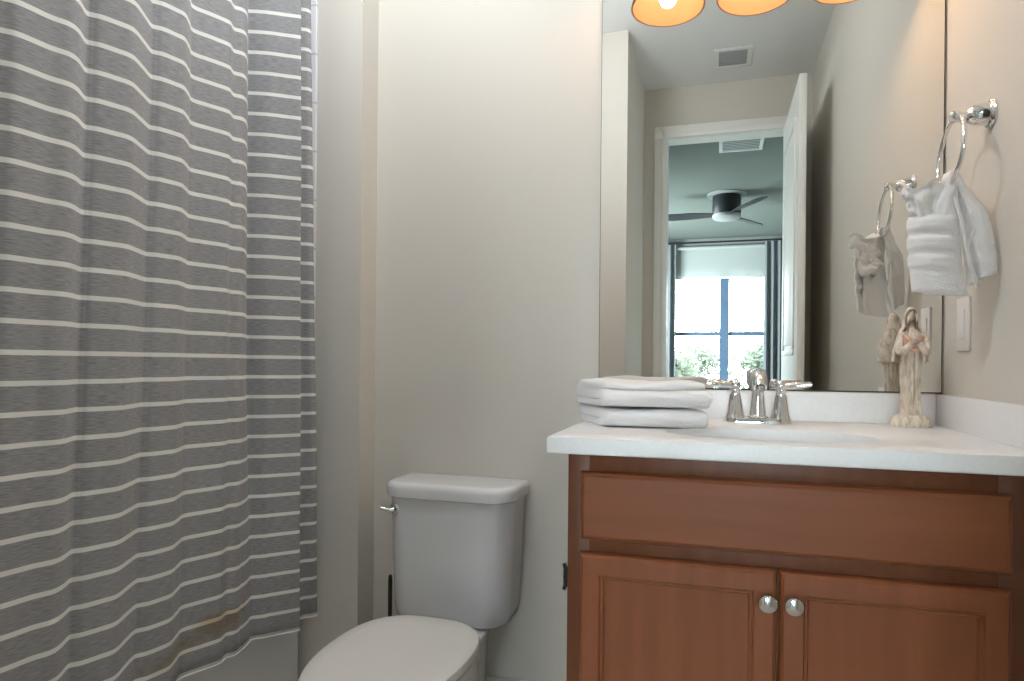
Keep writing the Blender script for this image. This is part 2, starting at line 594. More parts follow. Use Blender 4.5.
for xa, xb in ((WX0 + 0.045, MX - 0.062), (MX + 0.062, WX1 - 0.045)):
    for z0, z1 in ((WZ0 + 0.05, 1.415), (1.475, WZ1 - 0.05)):
        bm = new()
        box(bm, xa, xb, yf0 + 0.028, yf0 + 0.032, z0, z1)
        obj('pane', bm, m_glass, win, smooth=False)
bm = new()
box(bm, WX0 - 0.03, WX1 + 0.03, BY - 0.035, BY + 0.03, WZ0 - 0.03, WZ0, bevel=0.003)
obj('window_sill', bm, m_trim, win)
bm = new()
for (ya, yb, za, zb) in ((-6.3, -6.255, 0.62, 2.36), (-4.345, -4.3, 0.62, 2.36), (-6.255, -4.345, 0.62, 0.67), (-6.255, -4.345, 2.31, 2.36), (-5.35, -5.25, 0.67, 2.31)):
    box(bm, BX0 - 0.07, BX0 - 0.02, ya, yb, za, zb)
added_win = struct('added_side_window', bm, m_frame)  # unseen side window, added to let more daylight into the bedroom
for ya, yb in ((-6.255, -5.35), (-5.25, -4.345)):
    bm = new()
    box(bm, BX0 - 0.047, BX0 - 0.043, ya, yb, 0.67, 2.31)
    obj('pane', bm, m_glass, added_win, smooth=False)
pl2 = light('added_window_portal', 'AREA', (BX0 - 0.12, -5.3, 1.49), 1, shape='RECTANGLE', size=1.74, size_y=2.0)
pl2.rotation_euler = (0, radians(-90), 0)
pl2.data.cycles.is_portal = True
# daylight portal in the opening (guides sampling of the sky, adds no light)
pl = light('window_portal', 'AREA', ((WX0 + WX1) / 2, BY - 0.17, (WZ0 + WZ1) / 2), 1, shape='RECTANGLE', size=WX1 - WX0, size_y=WZ1 - WZ0)
pl.rotation_euler = (radians(90), 0, pi)
pl.data.cycles.is_portal = True

# roller shade, rod and drapes
sh = thing('roller_shade', (MX - 0.07, BY, 2.6), 'white roller shade pulled part way down over the bedroom window', 'window shade')
bm = new()
tube(bm, [(WX0 - 0.02, BY + 0.033, 2.635), (WX1 + 0.02, BY + 0.033, 2.635)], 0.026, 16)
obj('roller', bm, m_shadecloth, sh)
bm = new()
box(bm, WX0 - 0.02, WX1 + 0.02, BY + 0.012, BY + 0.014, 2.235, 2.635)
obj('shade_cloth', bm, m_shadecloth, sh)
bm = new()
box(bm, WX0 - 0.02, WX1 + 0.02, BY + 0.006, BY + 0.020, 2.205, 2.237, bevel=0.004)
obj('bottom_bar', bm, m_trim, sh)
rod = thing('curtain_rod', (MX, BY, 2.70), 'dark curtain rod above the bedroom window shade', 'curtain rod')
bm = new()
tube(bm, [(-1.75, BY + 0.10, 2.70), (0.70, BY + 0.10, 2.70)], 0.013, 12)
obj('pole', bm, m_dark, rod)
for x in (-1.65, 0.60):
    bm = new()
    tube(bm, [(x, BY, 2.70), (x, BY + 0.10, 2.70)], 0.008, 8)
    obj('bracket', bm, m_dark, rod)
for x, s in ((-1.75, -1), (0.70, 1)):
    bm = new()
    lathe(bm, [(0.013, 0), (0.026, 0.012), (0.028, 0.03), (0.018, 0.045), (0, 0.05)] if s > 0 else
          [(0.013, 0), (0.026, -0.012), (0.028, -0.03), (0.018, -0.045), (0, -0.05)], (x, BY + 0.10, 2.70), 'x', 16)
    obj('finial', bm, m_dark, rod)
def drape(x0, x1, label, n):
    bm = new()
    cols, zs = n * 12, (0.0, 0.6, 1.3, 2.0, 2.55, 2.685)
    rings = []
    for side in (0, 1):
        for i in range(cols + 1):
            t = i / cols
            x = x0 + (x1 - x0) * t
            y = BY + 0.085 + 0.030 * sin(2 * pi * n * t) + (0.004 if side else 0)
            rings.append((x, y))
    ring = rings[:cols + 1] + list(reversed(rings[cols + 1:]))
    loft(bm, [[(x, BY + 0.085 + (y - BY - 0.085) * (1 - 0.45 * (z / 2.7) ** 3) , z) for x, y in ring] for z in zs])
    tag(obj('window_drape', bm, m_drape, base=((x0 + x1) / 2, BY + 0.085, 0)), label, 'curtain', 'bedroom drapes')
drape(-1.50, -1.105, 'grey drape at the left of the mirrored bedroom window', 4)
drape(0.075, 0.42, 'grey drape at the right of the mirrored bedroom window', 4)

# ceiling fan, hugger type with three blades
FX, FY = -0.457, -4.87
fan = thing('ceiling_fan', (FX, FY, CE), 'dark ceiling fan with three thin blades on the bedroom ceiling', 'ceiling fan')
bm = new()
lathe(bm, [(0.0, 0), (0.20, 0), (0.20, -0.010), (0.17, -0.018), (0.13, -0.02)], (FX, FY, CE), 'z', 40)
obj('canopy', bm, mat('fan_canopy', (0.30, 0.33, 0.32), 0.6), fan)
bm = new()
lathe(bm, [(0.0, -0.018), (0.140, -0.018), (0.143, -0.03), (0.143, -0.20), (0.135, -0.212), (0.0, -0.212)], (FX, FY, CE), 'z', 40)
obj('motor_housing', bm, m_dark, fan)
bm = new()
lathe(bm, [(0.0, -0.256), (0.125, -0.254), (0.140, -0.243), (0.143, -0.230), (0.143, -0.212), (0.0, -0.212)], (FX, FY, CE), 'z', 40)
obj('light_kit', bm, mat('fan_lens', (0.36, 0.38, 0.38), 0.6), fan)
for ang in (182, 62, -58):
    bm = new()
    rings = []
    c, s = cos(radians(ang)), sin(radians(ang))
    for k in range(13):
        t = k / 12
        r = 0.11 + 0.55 * t
        w = (0.035 + 0.035 * min(1, t * 2.2)) * (1 if t < 0.93 else 0.78)
        ring = []
        for (a, h) in ((-1, -0.004), (1, -0.004), (1, 0.004), (-1, 0.004)):
            off = a * w
            zz = CE - 0.205 + h + off * -0.22
            ring.append((FX + c * r - s * off, FY + s * r + c * off, zz))
        rings.append(ring)
    loft(bm, rings)
    obj('blade', bm, m_dark, fan)

def vent(name, x0, x1, y0, y1, label, n, mframe):
    v = thing(name, ((x0 + x1) / 2, (y0 + y1) / 2, CE), label, 'air vent')
    bm = new()
    e = 0.028
    for b in ((x0, x1, y0, y0 + e), (x0, x1, y1 - e, y1), (x0, x0 + e, y0 + e, y1 - e), (x1 - e, x1, y0 + e, y1 - e)):
        box(bm, *b, CE - 0.008, CE - 0.0005, bevel=0.003)
    obj('frame', bm, mframe, v)
    bm = new()
    box(bm, x0 + e, x1 - e, y0 + e, y1 - e, CE - 0.0025, CE - 0.0005)
    obj('backing', bm, m_slot, v, smooth=False)
    bm = new()
    for k in range(n):
        y = y0 + e + (k + 0.5) * (y1 - y0 - 2 * e) / n
        box(bm, x0 + e, x1 - e, y - 0.006, y + 0.004, CE - 0.007, CE - 0.003)
    obj('louvre', bm, m_vent if 'bath' in name else mframe, v, smooth=False)
m_vent = mat('vent_metal', (0.42, 0.43, 0.45), 0.4)
m_vent_w = mat('vent_white', (0.72, 0.75, 0.74), 0.4)
vent('bathroom_vent', -0.575, -0.365, -2.06, -1.83, 'small grey louvred vent in the white bathroom ceiling', 9, m_vent_w)
vent('bedroom_vent', -0.54, -0.20, -3.55, -3.21, 'white louvred register in the green-grey bedroom ceiling', 8, m_vent_w)

# trees outside the window
sbox('ground', mat('lawn', (0.06, 0.065, 0.055), 0.95), -25, 25, -45, BY - 1.0, -3.3, -3.2)
def tree(x, y, zb, zt, r, seed, label):
    rnd = random.Random(seed)
    t = thing('leafy_tree', (x, y, zb), label, 'tree', 'trees outside the bedroom window')
    bm = new()
    tube(bm, smooth_path([(x, y, zb), (x + 0.1, y, zb + (zt - zb) * 0.35), (x - 0.05, y + 0.1, zb + (zt - zb) * 0.75)]), [0.16 - 0.006 * k for k in range(17)], 8)
    for k in range(7):
        a = rnd.uniform(0, 2 * pi)
        z0 = zb + (zt - zb) * rnd.uniform(0.35, 0.65)
        tube(bm, [(x, y, z0), (x + cos(a) * r * 0.35, y + sin(a) * r * 0.35, z0 + 0.5), (x + cos(a) * r * 0.7, y + sin(a) * r * 0.7, z0 + 0.9)], [0.06, 0.04, 0.015], 6)
    obj('trunk', bm, m_bark, t)
    bm = new()
    clumps = []
    for k in range(26):
        a, u = rnd.uniform(0, 2 * pi), rnd.uniform(-0.7, 1)
        q = math.sqrt(max(0, 1 - u * u)) * rnd.uniform(0.4, 0.95)
        clumps.append(Vector((x + cos(a) * r * q, y + sin(a) * r * q, zb + (zt - zb) * 0.66 + u * (zt - zb) * 0.30)))
    for k in range(3600):
        c = rnd.choice(clumps) + Vector((rnd.gauss(0, 0.20 * r), rnd.gauss(0, 0.20 * r), rnd.gauss(0, 0.17 * r)))
        d = Vector((rnd.gauss(0, 1), rnd.gauss(0, 1), rnd.gauss(0, 0.6))).normalized()
        w = d.orthogonal().normalized()
        L = rnd.uniform(0.07, 0.14)
        vs = [bm.verts.new(p) for p in (c - d * L, c + w * L * 0.4, c + d * L, c - w * L * 0.4)]
        bm.faces.new(vs)
    obj('foliage', bm, m_leaf, t, smooth=False)
tree(-2.0, -12.0, -3.2, 1.45, 1.15, 3, 'leafy green tree seen through the left lower window pane')
tree(0.62, -14.0, -3.2, 1.45, 1.15, 5, 'lower leafy tree seen through the right lower window pane')
tree(-1.0, -19.0, -3.2, 1.55, 1.6, 8, 'distant tree showing between the two nearer trees')

# ---------------------------------------------------------------- mirror
MXL, MXR, MZ0, MZ1 = -0.868, -0.004, 0.938, 2.085
mi = thing('wall_mirror', ((MXL + MXR) / 2, 0, MZ0), 'large frameless mirror on the wall above the vanity backsplash', 'mirror')
bm = new()
box(bm, MXL, MXR, -0.0055, -0.001, MZ0, MZ1)
obj('backing', bm, m_mback, mi, smooth=False)
bm = new()
box(bm, MXL + 0.0015, MXR - 0.0025, -0.0065, -0.0055, MZ0 + 0.003, MZ1 - 0.002)
obj('glass', bm, m_mirror, mi, smooth=False)

# ---------------------------------------------------------------- vanity light, three amber bell shades
LXS = (-0.693, -0.447, -0.201)
SZ = 2.061
vl = thing('vanity_light', (LXS[1], 0, 2.25), 'three-light vanity fixture with amber glass bell shades over the mirror', 'wall lamp')
bm = new()
box(bm, LXS[1] - 0.30, LXS[1] + 0.30, -0.028, -0.0005, 2.20, 2.30, bevel=0.008)
obj('back_plate', bm, m_nickel, vl)
for x in LXS:
    bm = new()
    tube(bm, smooth_path([(x, -0.025, 2.25), (x, -0.07, 2.275), (x, -0.115, 2.265), (x, -0.125, 2.222)]), 0.009, 10)
    lathe(bm, [(0.0, 0.175), (0.022, 0.172), (0.026, 0.15), (0.030, 0.125), (0.0, 0.125)], (x, -0.125, SZ), 'z', 20)
    arm = obj('arm', bm, m_nickel, vl)
    bm = new()
    outer = [(0.030, 0.135), (0.038, 0.125), (0.056, 0.107), (0.074, 0.082), (0.089, 0.052), (0.101, 0.022), (0.108, 0.0)]
    inner = [(r - 0.004, h - 0.001) for r, h in reversed(outer)]
    inner[0] = (outer[-1][0] - 0.005, 0.0)
    lathe(bm, outer + inner, (x, -0.125, SZ), 'z', 40)
    obj('shade', bm, m_amber, vl)
    bm = new()
    lathe(bm, [(0.013, 0.125), (0.014, 0.11), (0.022, 0.095), (0.029, 0.075), (0.028, 0.058), (0.019, 0.043), (0.0, 0.037)], (x, -0.125, SZ), 'z', 20, True)
    obj('bulb', bm, m_bulb, vl)
    light('bulb_light', 'POINT', (x, -0.125, SZ + 0.025), BULB_W, BULB_C, vl, shadow_soft_size=0.025)
# semi-flush globe fixture, added out of view to light the bathroom
dl = thing('added_fill_globe', (GLOBE.x, GLOBE.y, CE), 'added glowing globe out of view over the bathroom floor, for fill light', 'ceiling light')
bm = new()
lathe(bm, [(0.0, -0.0005), (0.075, -0.0005), (0.075, -0.012), (0.060, -0.022), (0.012, -0.028), (0.012, -0.165), (0.045, -0.172), (0.050, -0.200), (0.0, -0.200)], (GLOBE.x, GLOBE.y, CE), 'z', 40)
obj('stem', bm, m_nickel, dl)
bm = new()
lathe(bm, [(0.0, -GLOBE_R)] + [(GLOBE_R * sin(pi * k / 24), -GLOBE_R * cos(pi * k / 24)) for k in range(1, 22)], GLOBE, 'z', 40)
obj('globe', bm, m_fill, dl)

# ---------------------------------------------------------------- vanity cabinet
CX0, CX1, CY = -0.828, -0.006, -0.535
va = thing('vanity_cabinet', ((CX0 + CX1) / 2, -0.27, FL), 'reddish-brown wood vanity cabinet with a false drawer and two doors', 'cabinet')
bm = new()
box(bm, CX0, CX0 + 0.016, CY + 0.019, -0.016, FL + 0.001, 0.826)
box(bm, CX1 - 0.016, CX1, CY + 0.019, -0.016, FL + 0.001, 0.826)
box(bm, CX0 + 0.016, CX1 - 0.016, -0.024, -0.016, FL + 0.001, 0.826)
box(bm, CX0 + 0.016, CX1 - 0.016, CY + 0.019, -0.024, 0.05, 0.066)
box(bm, CX0 + 0.016, CX1 - 0.016, CY + 0.075, CY + 0.09, FL + 0.001, 0.05)
obj('body', bm, m_wood_d, va)
bm = new()
for b in ((CX0, -0.785, 0.05, 0.826), (-0.085, CX1, 0.05, 0.826)):
    box(bm, b[0], b[1], CY, CY + 0.019, b[2], b[3], bevel=0.001)
for b in ((0.78, 0.826), (0.615, 0.68), (0.05, 0.09)):
    box(bm, -0.785, -0.085, CY, CY + 0.019, b[0], b[1], bevel=0.001)
box(bm, -0.455, -0.41, CY, CY + 0.019, 0.09, 0.615)
obj('face_frame', bm, m_wood_d, va)
bm = new()
ring_panel(bm, -0.800, -0.068, 0.660, 0.792, CY - 0.018, [(0, 0.009), (0.003, 0.003), (0.009, 0.0)], 0.0175)
obj('drawer_front', bm, m_wood, va, angle=20)
prof = [(0, 0.009), (0.003, 0.003), (0.008, 0.0), (0.040, 0.0), (0.043, 0.004), (0.047, 0.0045), (0.050, 0.009), (0.056, 0.0095)]
for x0, x1, kx in ((-0.801, -0.4345, -0.452), (-0.4305, -0.068, -0.408)):
    bm = new()
    ring_panel(bm, x0, x1, 0.07, 0.633, CY - 0.018, prof, 0.0175)
    d = obj('door', bm, m_wood_v, va, angle=20)
    bm = new()
    lathe(bm, [(0.0, 0.0), (0.010, 0.0), (0.0075, -0.004), (0.0065, -0.012), (0.0155, -0.0165), (0.0168, -0.020), (0.0155, -0.0235), (0.009, -0.0262), (0.0, -0.027)],
          (kx, CY - 0.0178, 0.5795), 'y', 28)
    obj('knob', bm, m_chrome, d)

# paper holder bracket fixed on the cabinet side
ph = thing('paper_holder', (CX0, -0.45, 0.545), 'small black paper holder bracket on the left side of the vanity', 'toilet paper holder')
bm = new()
box(bm, CX0 - 0.008, CX0 + 0.0006, -0.475, -0.425, 0.522, 0.572, bevel=0.003)
obj('plate', bm, m_black, ph)
bm = new()
tube(bm, smooth_path([(CX0 - 0.006, -0.45, 0.547), (CX0 - 0.020, -0.45, 0.547), (CX0 - 0.026, -0.445, 0.547)]), 0.006, 10)
tube(bm, [(CX0 - 0.028, -0.45, 0.520), (CX0 - 0.024, -0.45, 0.529), (CX0 - 0.022, -0.45, 0.547), (CX0 - 0.024, -0.45, 0.566), (CX0 - 0.028, -0.45, 0.575)], [0.004, 0.005, 0.007, 0.005, 0.004], 8)
obj('hook', bm, m_black, ph)

# ---------------------------------------------------------------- countertop with undermount sink
TX0, TX1, TY0, TY1, TZ0, TZ1 = -0.866, -0.002, -0.560, -0.002, 0.8265, 0.860
SX, SY, SA, SB = -0.438, -0.372, 0.212, 0.112
ct = thing('countertop', ((TX0 + TX1) / 2, -0.28, TZ0), 'white stone countertop with undermount sink and matching backsplash', 'countertop')
bm = new()
angs = [2 * pi * k / 96 for k in range(96)]
for cxx, cyy in ((TX0, TY0), (TX1, TY0), (TX1, TY1), (TX0, TY1)):
    a = math.atan2(cyy - SY, cxx - SX) % (2 * pi)
    k = min(range(96), key=lambda i: abs(angs[i] - a))
    angs[k] = a
def edge_pt(a, ins=0.0):
    c, s = cos(a), sin(a)
    ts = []
    if c > 1e-9: ts.append((TX1 - ins - SX) / c)
    if c < -1e-9: ts.append((TX0 + ins - SX) / c)
    if s > 1e-9: ts.append((TY1 - ins - SY) / s)
    if s < -1e-9: ts.append((TY0 + ins - SY) / s)
    t = min(ts)
    return SX + c * t, SY + s * t
def ell(a, k=0.0):
    # same polar angle as the outer point
    c, s = cos(a), sin(a)
    r = 1 / math.sqrt((c / (SA + k)) ** 2 + (s / (SB + k)) ** 2)
    return SX + c * r, SY + s * r
rings = []
for fn, z in ((lambda a: ell(a, 0.0), TZ0), (lambda a: ell(a, 0.0), TZ1 - 0.004), (lambda a: ell(a, 0.0012), TZ1 - 0.001), (lambda a: ell(a, 0.004), TZ1),
              (lambda a: edge_pt(a, 0.003), TZ1), (lambda a: edge_pt(a, 0.001), TZ1 - 0.001), (lambda a: edge_pt(a, 0.0), TZ1 - 0.003),
              (lambda a: edge_pt(a, 0.0), TZ0 + 0.002), (lambda a: edge_pt(a, 0.002), TZ0), (lambda a: ell(a, 0.0), TZ0)):
    rings.append([(*fn(a), z) for a in angs])
loft(bm, rings, False, False)
bmesh.ops.remove_doubles(bm, verts=bm.verts, dist=1e-5)
obj('slab', bm, m_quartz, ct, angle=30)
bm = new()
box(bm, TX0, TX1 - 0.019, -0.020, -0.001, TZ1, 0.936, bevel=0.0015)
obj('backsplash', bm, m_quartz, ct)
bm = new()
box(bm, -0.020, -0.001, TY0, -0.001, TZ1, 0.936, bevel=0.0015)
obj('side_splash', bm, m_quartz, ct)
bm = new()
rings = []
for k, z in ((0.010, TZ0 - 0.0005), (0.004, TZ0 - 0.001), (0.0, -0.002), (-0.004, -0.03), (-0.015, -0.075), (-0.04, -0.115), (-0.075, -0.132), (-0.092, -0.136)):
    zz = z if z > 0.5 else TZ0 + z
    rings.append([(SX + (SA + k) * cos(t), SY + (SB + k) * sin(t), zz) for t in [2 * pi * i / 64 for i in range(64)]])
loft(bm, rings, False, True)
basin = obj('sink_basin', bm, mat('sink_ceramic_shaded', (0.58, 0.58, 0.59), 0.15), ct)  # white porcelain darkened: shade inside the basin is put into its colour
bm = new()
lathe(bm, [(0.0, 0.0025), (0.012, 0.0025), (0.021, 0.002), (0.0225, 0.0), (0.0225, -0.004)], (SX, SY, TZ0 - 0.1355), 'z', 24)
obj('drain', bm, m_chrome, basin)

# ---------------------------------------------------------------- faucet
UX, UY = -0.443, -0.098
fa = thing('faucet', (UX, UY, TZ1), 'chrome centerset faucet with two lever handles behind the sink', 'faucet')
bm = new()
loft(bm, [rrect(UX, UY, hx, hy, hy - 0.001, z, 8) for hx, hy, z in ((0.081, 0.029, TZ1 + 0.0003), (0.081, 0.029, TZ1 + 0.006), (0.078, 0.026, TZ1 + 0.011), (0.072, 0.020, TZ1 + 0.013))])
obj('base', bm, m_chrome, fa)
HS = 0.0545
for s in (-1, 1):
    hx = UX + s * HS
    bm = new()
    lathe(bm, [(0.0, 0.0005), (0.0275, 0.0005), (0.0275, 0.009), (0.0245, 0.014), (0.0215, 0.026), (0.0180, 0.046), (0.0140, 0.066), (0.0115, 0.077), (0.0130, 0.080), (0.0130, 0.084), (0.0115, 0.087), (0.0, 0.087)],
          (hx, UY, TZ1), 'z', 28)
    b = obj('handle_base', bm, m_chrome, fa)
    bm = new()
    lathe(bm, [(0.0, 0.083), (0.0120, 0.084), (0.0140, 0.092), (0.0128, 0.100), (0.0080, 0.1055), (0.0, 0.107)], (hx, UY, TZ1), 'z', 24)
    tube(bm, smooth_path([(hx + s * 0.004, UY - 0.002, TZ1 + 0.093), (hx + s * 0.018, UY - 0.005, TZ1 + 0.0945), (hx + s * 0.034, UY - 0.008, TZ1 + 0.096), (hx + s * 0.052, UY - 0.010, TZ1 + 0.097), (hx + s * 0.070, UY - 0.012, TZ1 + 0.099)], 6),
         [0.0070 + 0.0020 * sin(pi * min(1, k / 24)) for k in range(25)], 12, 0.75)
    obj('lever', bm, m_chrome, b)
bm = new()
path = smooth_path([(UX, UY + 0.004, TZ1 + 0.010), (UX, UY + 0.004, TZ1 + 0.040), (UX, UY + 0.002, TZ1 + 0.075), (UX, UY - 0.006, TZ1 + 0.105),
                    (UX, UY - 0.026, TZ1 + 0.120), (UX, UY - 0.052, TZ1 + 0.117), (UX, UY - 0.075, TZ1 + 0.104), (UX, UY - 0.088, TZ1 + 0.090)], 6)
rads = []
for k in range(len(path)):
    t = k / (len(path) - 1)
    rads.append(0.0225 - 0.0085 * min(1, t / 0.38) + 0.0035 * max(0, min(1, (t - 0.45) / 0.2)) - 0.002 * max(0, (t - 0.8) / 0.2))
tube(bm, path, rads, 20)
lathe(bm, [(0.0, 0.0125), (0.0265, 0.0125), (0.0265, 0.016), (0.0225, 0.019), (0.0, 0.019)], (UX, UY + 0.004, TZ1), 'z', 28)
sp = obj('spout', bm, m_chrome, fa)
bm = new()
tube(bm, [(UX, UY - 0.0880, TZ1 + 0.091), (UX, UY - 0.0905, TZ1 + 0.084)], 0.0112, 16)
obj('aerator', bm, m_nickel, sp)
bm = new()
tube(bm, [(UX - 0.002, UY + 0.034, TZ1 + 0.001), (UX - 0.002, UY + 0.034, TZ1 + 0.112)], 0.0028, 10)
lathe(bm, [(0.0028, 0.11), (0.0075, 0.113), (0.0085, 0.120), (0.006, 0.127), (0, 0.129)], (UX - 0.002, UY + 0.034, TZ1), 'z', 16)
obj('lift_rod', bm, m_chrome, fa)

# ---------------------------------------------------------------- folded towels on the counter
def fold_ring(path, th):
    """closed outline of a folded sheet: path is a 2D list (depth, height)."""
    P = [Vector((a, b, 0)) for a, b in path]
    P = smooth_path(P, 6)
    L, Rr = [], []
    for i, p in enumerate(P):
        t = (P[min(i + 1, len(P) - 1)] - P[max(i - 1, 0)]).normalized()
        n = Vector((-t.y, t.x, 0))
        e = th
        if i in (0, len(P) - 1):
            e = th * 0.45
        L.append(p + n * e)
        Rr.append(p - n * e)
    return L + list(reversed(Rr))

def towel(name, path, th, length, loc, rot, label, seed, bulge=0.004, skew=0.46):
    """a folded sheet extruded along its own x; the folded (closed) edge faces -y."""
    bm = new()
    ring = fold_ring(path, th)
    rings = []
    N = 44
    zmin = min(p.y for p in ring)
    for k in range(N + 1):
        t = k / N
        x = (t - 0.5) * length
        edge = 1 - max(0, 1 - min(t, 1 - t) / 0.035) ** 2 * 0.10
        rr = []
        for i, p in enumerate(ring):
            a = noise.noise(Vector((x * 9 + seed, p.x * 10, p.y * 26)))
            b = noise.noise(Vector((x * 26 + seed, p.x * 22, p.y * 70 + 3)))
            q = noise.noise(Vector((x * 7, p.x * 6 + seed, p.y * 30)))
            h = (p.y - zmin)
            z = zmin + h * edge + min(1, h / 0.02) * (a * bulge + b * bulge * 0.35)
            y = p.x * edge + q * bulge * 1.3 + b * bulge * 0.3
            xx = x + (0.006 * noise.noise(Vector((p.x * 12, p.y * 40, seed + t * 2))) if k in (0, 1, N - 1, N) else 0)
            rr.append((xx - skew * (y + 0.12), y, z))
        rings.append(rr)
    loft(bm, rings)
    o = obj(name, bm, m_towel, angle=75)
    o.location = loc
    o.rotation_euler = (0, 0, rot)
    return tag(o, label, 'towel', 'folded towels on the counter')
ROT = radians(3)
TLOC = (-0.680, -0.226, TZ1 + 0.0005)
h1 = 0.0105
# lower towel: one fold, closed edge in front
towel('folded_towel', [(0.075, h1), (0.02, h1), (-0.06, h1), (-0.108, h1 + 0.001), (-0.121, h1 + 0.0105), (-0.108, h1 + 0.021), (-0.05, h1 + 0.0215), (0.03, h1 + 0.0215), (0.078, h1 + 0.021)],
      0.0095, 0.232, TLOC, ROT, 'folded white towel at the bottom of the stack on the counter', 2.0, 0.003)
h2 = h1 + 0.0105
towel('folded_towel', [(0.066, h2), (0.01, h2), (-0.08, h2 - 0.001), (-0.116, h2 + 0.001), (-0.126, h2 + 0.010), (-0.112, h2 + 0.019), (-0.06, h2 + 0.020), (0.02, h2 + 0.020),
                       (0.055, h2 + 0.022), (0.066, h2 + 0.030), (0.05, h2 + 0.039), (0.0, h2 + 0.040), (-0.07, h2 + 0.040), (-0.108, h2 + 0.036)],
      0.0092, 0.240, (TLOC[0] - 0.004, TLOC[1] + 0.008, TZ1 + 0.0350), radians(4), 'puffier folded white towel on top of the stack beside the faucet', 9.0, 0.0070)

# ---------------------------------------------------------------- robed figurine
GX, GY = -0.093, -0.080
fg = thing('robed_figurine', (GX, GY, TZ1), 'cream ceramic figurine of a veiled robed woman beside the side splash', 'figurine')
bm = new()
rings = []
for (sx, sy, z) in ((0.043, 0.033, 0.0005), (0.045, 0.035, 0.008), (0.043, 0.034, 0.018), (0.036, 0.029, 0.026), (0.028, 0.024, 0.030)):
    rings.append([(GX + (sx + 0.003 * noise.noise(Vector((t * 3, z * 80, 1)))) * cos(t), GY + (sy + 0.003 * noise.noise(Vector((t * 3, z * 80, 5)))) * sin(t), TZ1 + z) for t in [2 * pi * k / 40 for k in range(40)]])
loft(bm, rings)
obj('base', bm, m_fig, fg)
bm = new()
rings = []
n = 72
for (z, sx, sy, am, ox) in ((0.024, 0.0275, 0.024, 0.0035, 0.002), (0.036, 0.0255, 0.0225, 0.0045, 0.001), (0.06, 0.0245, 0.021, 0.0042, -0.001), (0.10, 0.0240, 0.020, 0.0036, -0.003),
                            (0.14, 0.0255, 0.0205, 0.0030, -0.003), (0.17, 0.0275, 0.021, 0.0022, -0.001), (0.195, 0.0285, 0.021, 0.0015, 0.001), (0.215, 0.026, 0.019, 0.001, 0.001), (0.228, 0.018, 0.015, 0.0005, 0.0), (0.236, 0.009, 0.009, 0, -0.001), (0.246, 0.0075, 0.0075, 0, -0.002)):
    rings.append([(GX + ox + (sx + am * sin(11 * t + 1.2 * sin(z * 40))) * cos(t), GY + (sy + am * sin(11 * t + 1.2 * sin(z * 40))) * sin(t), TZ1 + z) for t in [2 * pi * k / n for k in range(n)]])
loft(bm, rings)
obj('gown', bm, m_fig, fg, angle=60)
# head turned a little to the left and bowed, with brow, nose and chin
bm = new()
hx, hy, hz = GX - 0.004, GY - 0.003, TZ1 + 0.262
rings = []
for k in range(15):
    v = k / 14
    z = -0.0175 + 0.035 * v
    r = 0.0135 * math.sqrt(max(0.0, 1 - (abs(z) / 0.0178) ** 2.3)) * (0.84 + 0.16 * min(1, v * 2.2))
    ring = []
    for i in range(28):
        t = 2 * pi * i / 28
        fx, fy = cos(t), sin(t)
        face = max(0, -fy)
        d = 0
        ang = (t - 1.5 * pi)
        d += 0.0032 * exp(-(ang / 0.22) ** 2) * exp(-((z + 0.0012) / 0.0040) ** 2)          # nose
        d += 0.0010 * exp(-(ang / 0.30) ** 2) * exp(-((z + 0.0085) / 0.0016) ** 2)          # lips
        d += 0.0013 * exp(-(ang / 0.35) ** 2) * exp(-((z + 0.0130) / 0.003) ** 2)           # chin
        for e in (-0.48, 0.48):
            d -= 0.0014 * exp(-((ang - e) / 0.22) ** 2) * exp(-((z - 0.0018) / 0.0022) ** 2)  # eye sockets
        ring.append((hx + (r + d) * fx * 0.90, hy + (r * 1.05 + d) * fy, hz + z))
    rings.append(ring)
loft(bm, rings)
head = obj('head', bm, m_fig_skin, fg, angle=80)
bm = new()
for s in (-1, 1):
    tube(bm, smooth_path([(hx + s * 0.002, hy - 0.0125, hz + 0.0125), (hx + s * 0.0085, hy - 0.0105, hz + 0.008), (hx + s * 0.0125, hy - 0.006, hz - 0.004), (hx + s * 0.0135, hy - 0.008, hz - 0.020), (hx + s * 0.012, hy - 0.012, hz - 0.034)], 4),
         [0.0022, 0.0028, 0.0032, 0.0034, 0.0036, 0.0036, 0.0038, 0.0038, 0.0040, 0.0040, 0.0040, 0.0040, 0.0038, 0.0036, 0.0033, 0.003, 0.0025], 8)
obj('hair', bm, m_fig_hair, head)
# veil: an open shell over head and shoulders, falling behind to the elbows
bm = new()
out, inn = [], []
for (z, rx, ry, op, oy) in ((0.003, 0.050, 0.030, 0.62, 0.004), (0.030, 0.046, 0.029, 0.60, 0.004), (0.060, 0.038, 0.026, 0.62, 0.003), (0.078, 0.029, 0.022, 0.70, 0.002), (0.092, 0.022, 0.0185, 0.80, 0.001),
                        (0.105, 0.019, 0.0185, 0.86, 0.0), (0.116, 0.0172, 0.018, 0.86, 0.0), (0.125, 0.0125, 0.0135, 0.92, 0.0), (0.1305, 0.006, 0.007, 0.97, 0.0), (0.1315, 0.0008, 0.001, 1.0, 0.0)):
    ro, ri = [], []
    for k in range(41):
        a = -pi / 2 + (1 - op) * pi + (2 * pi * op) * k / 40
        w = 1 + 0.05 * sin(9 * a + z * 60) * min(1, (0.13 - z) / 0.05)
        ro.append((GX - 0.002 + rx * w * cos(a), GY + oy + ry * w * sin(a), TZ1 + 0.150 + z))
        ri.append((GX - 0.002 + (rx - 0.0025) * w * cos(a), GY + oy + (ry - 0.0025) * w * sin(a), TZ1 + 0.150 + z - 0.0008))
    out.append(ro + list(reversed(ri)))
loft(bm, out)
obj('veil', bm, m_fig_pale, fg, angle=60)
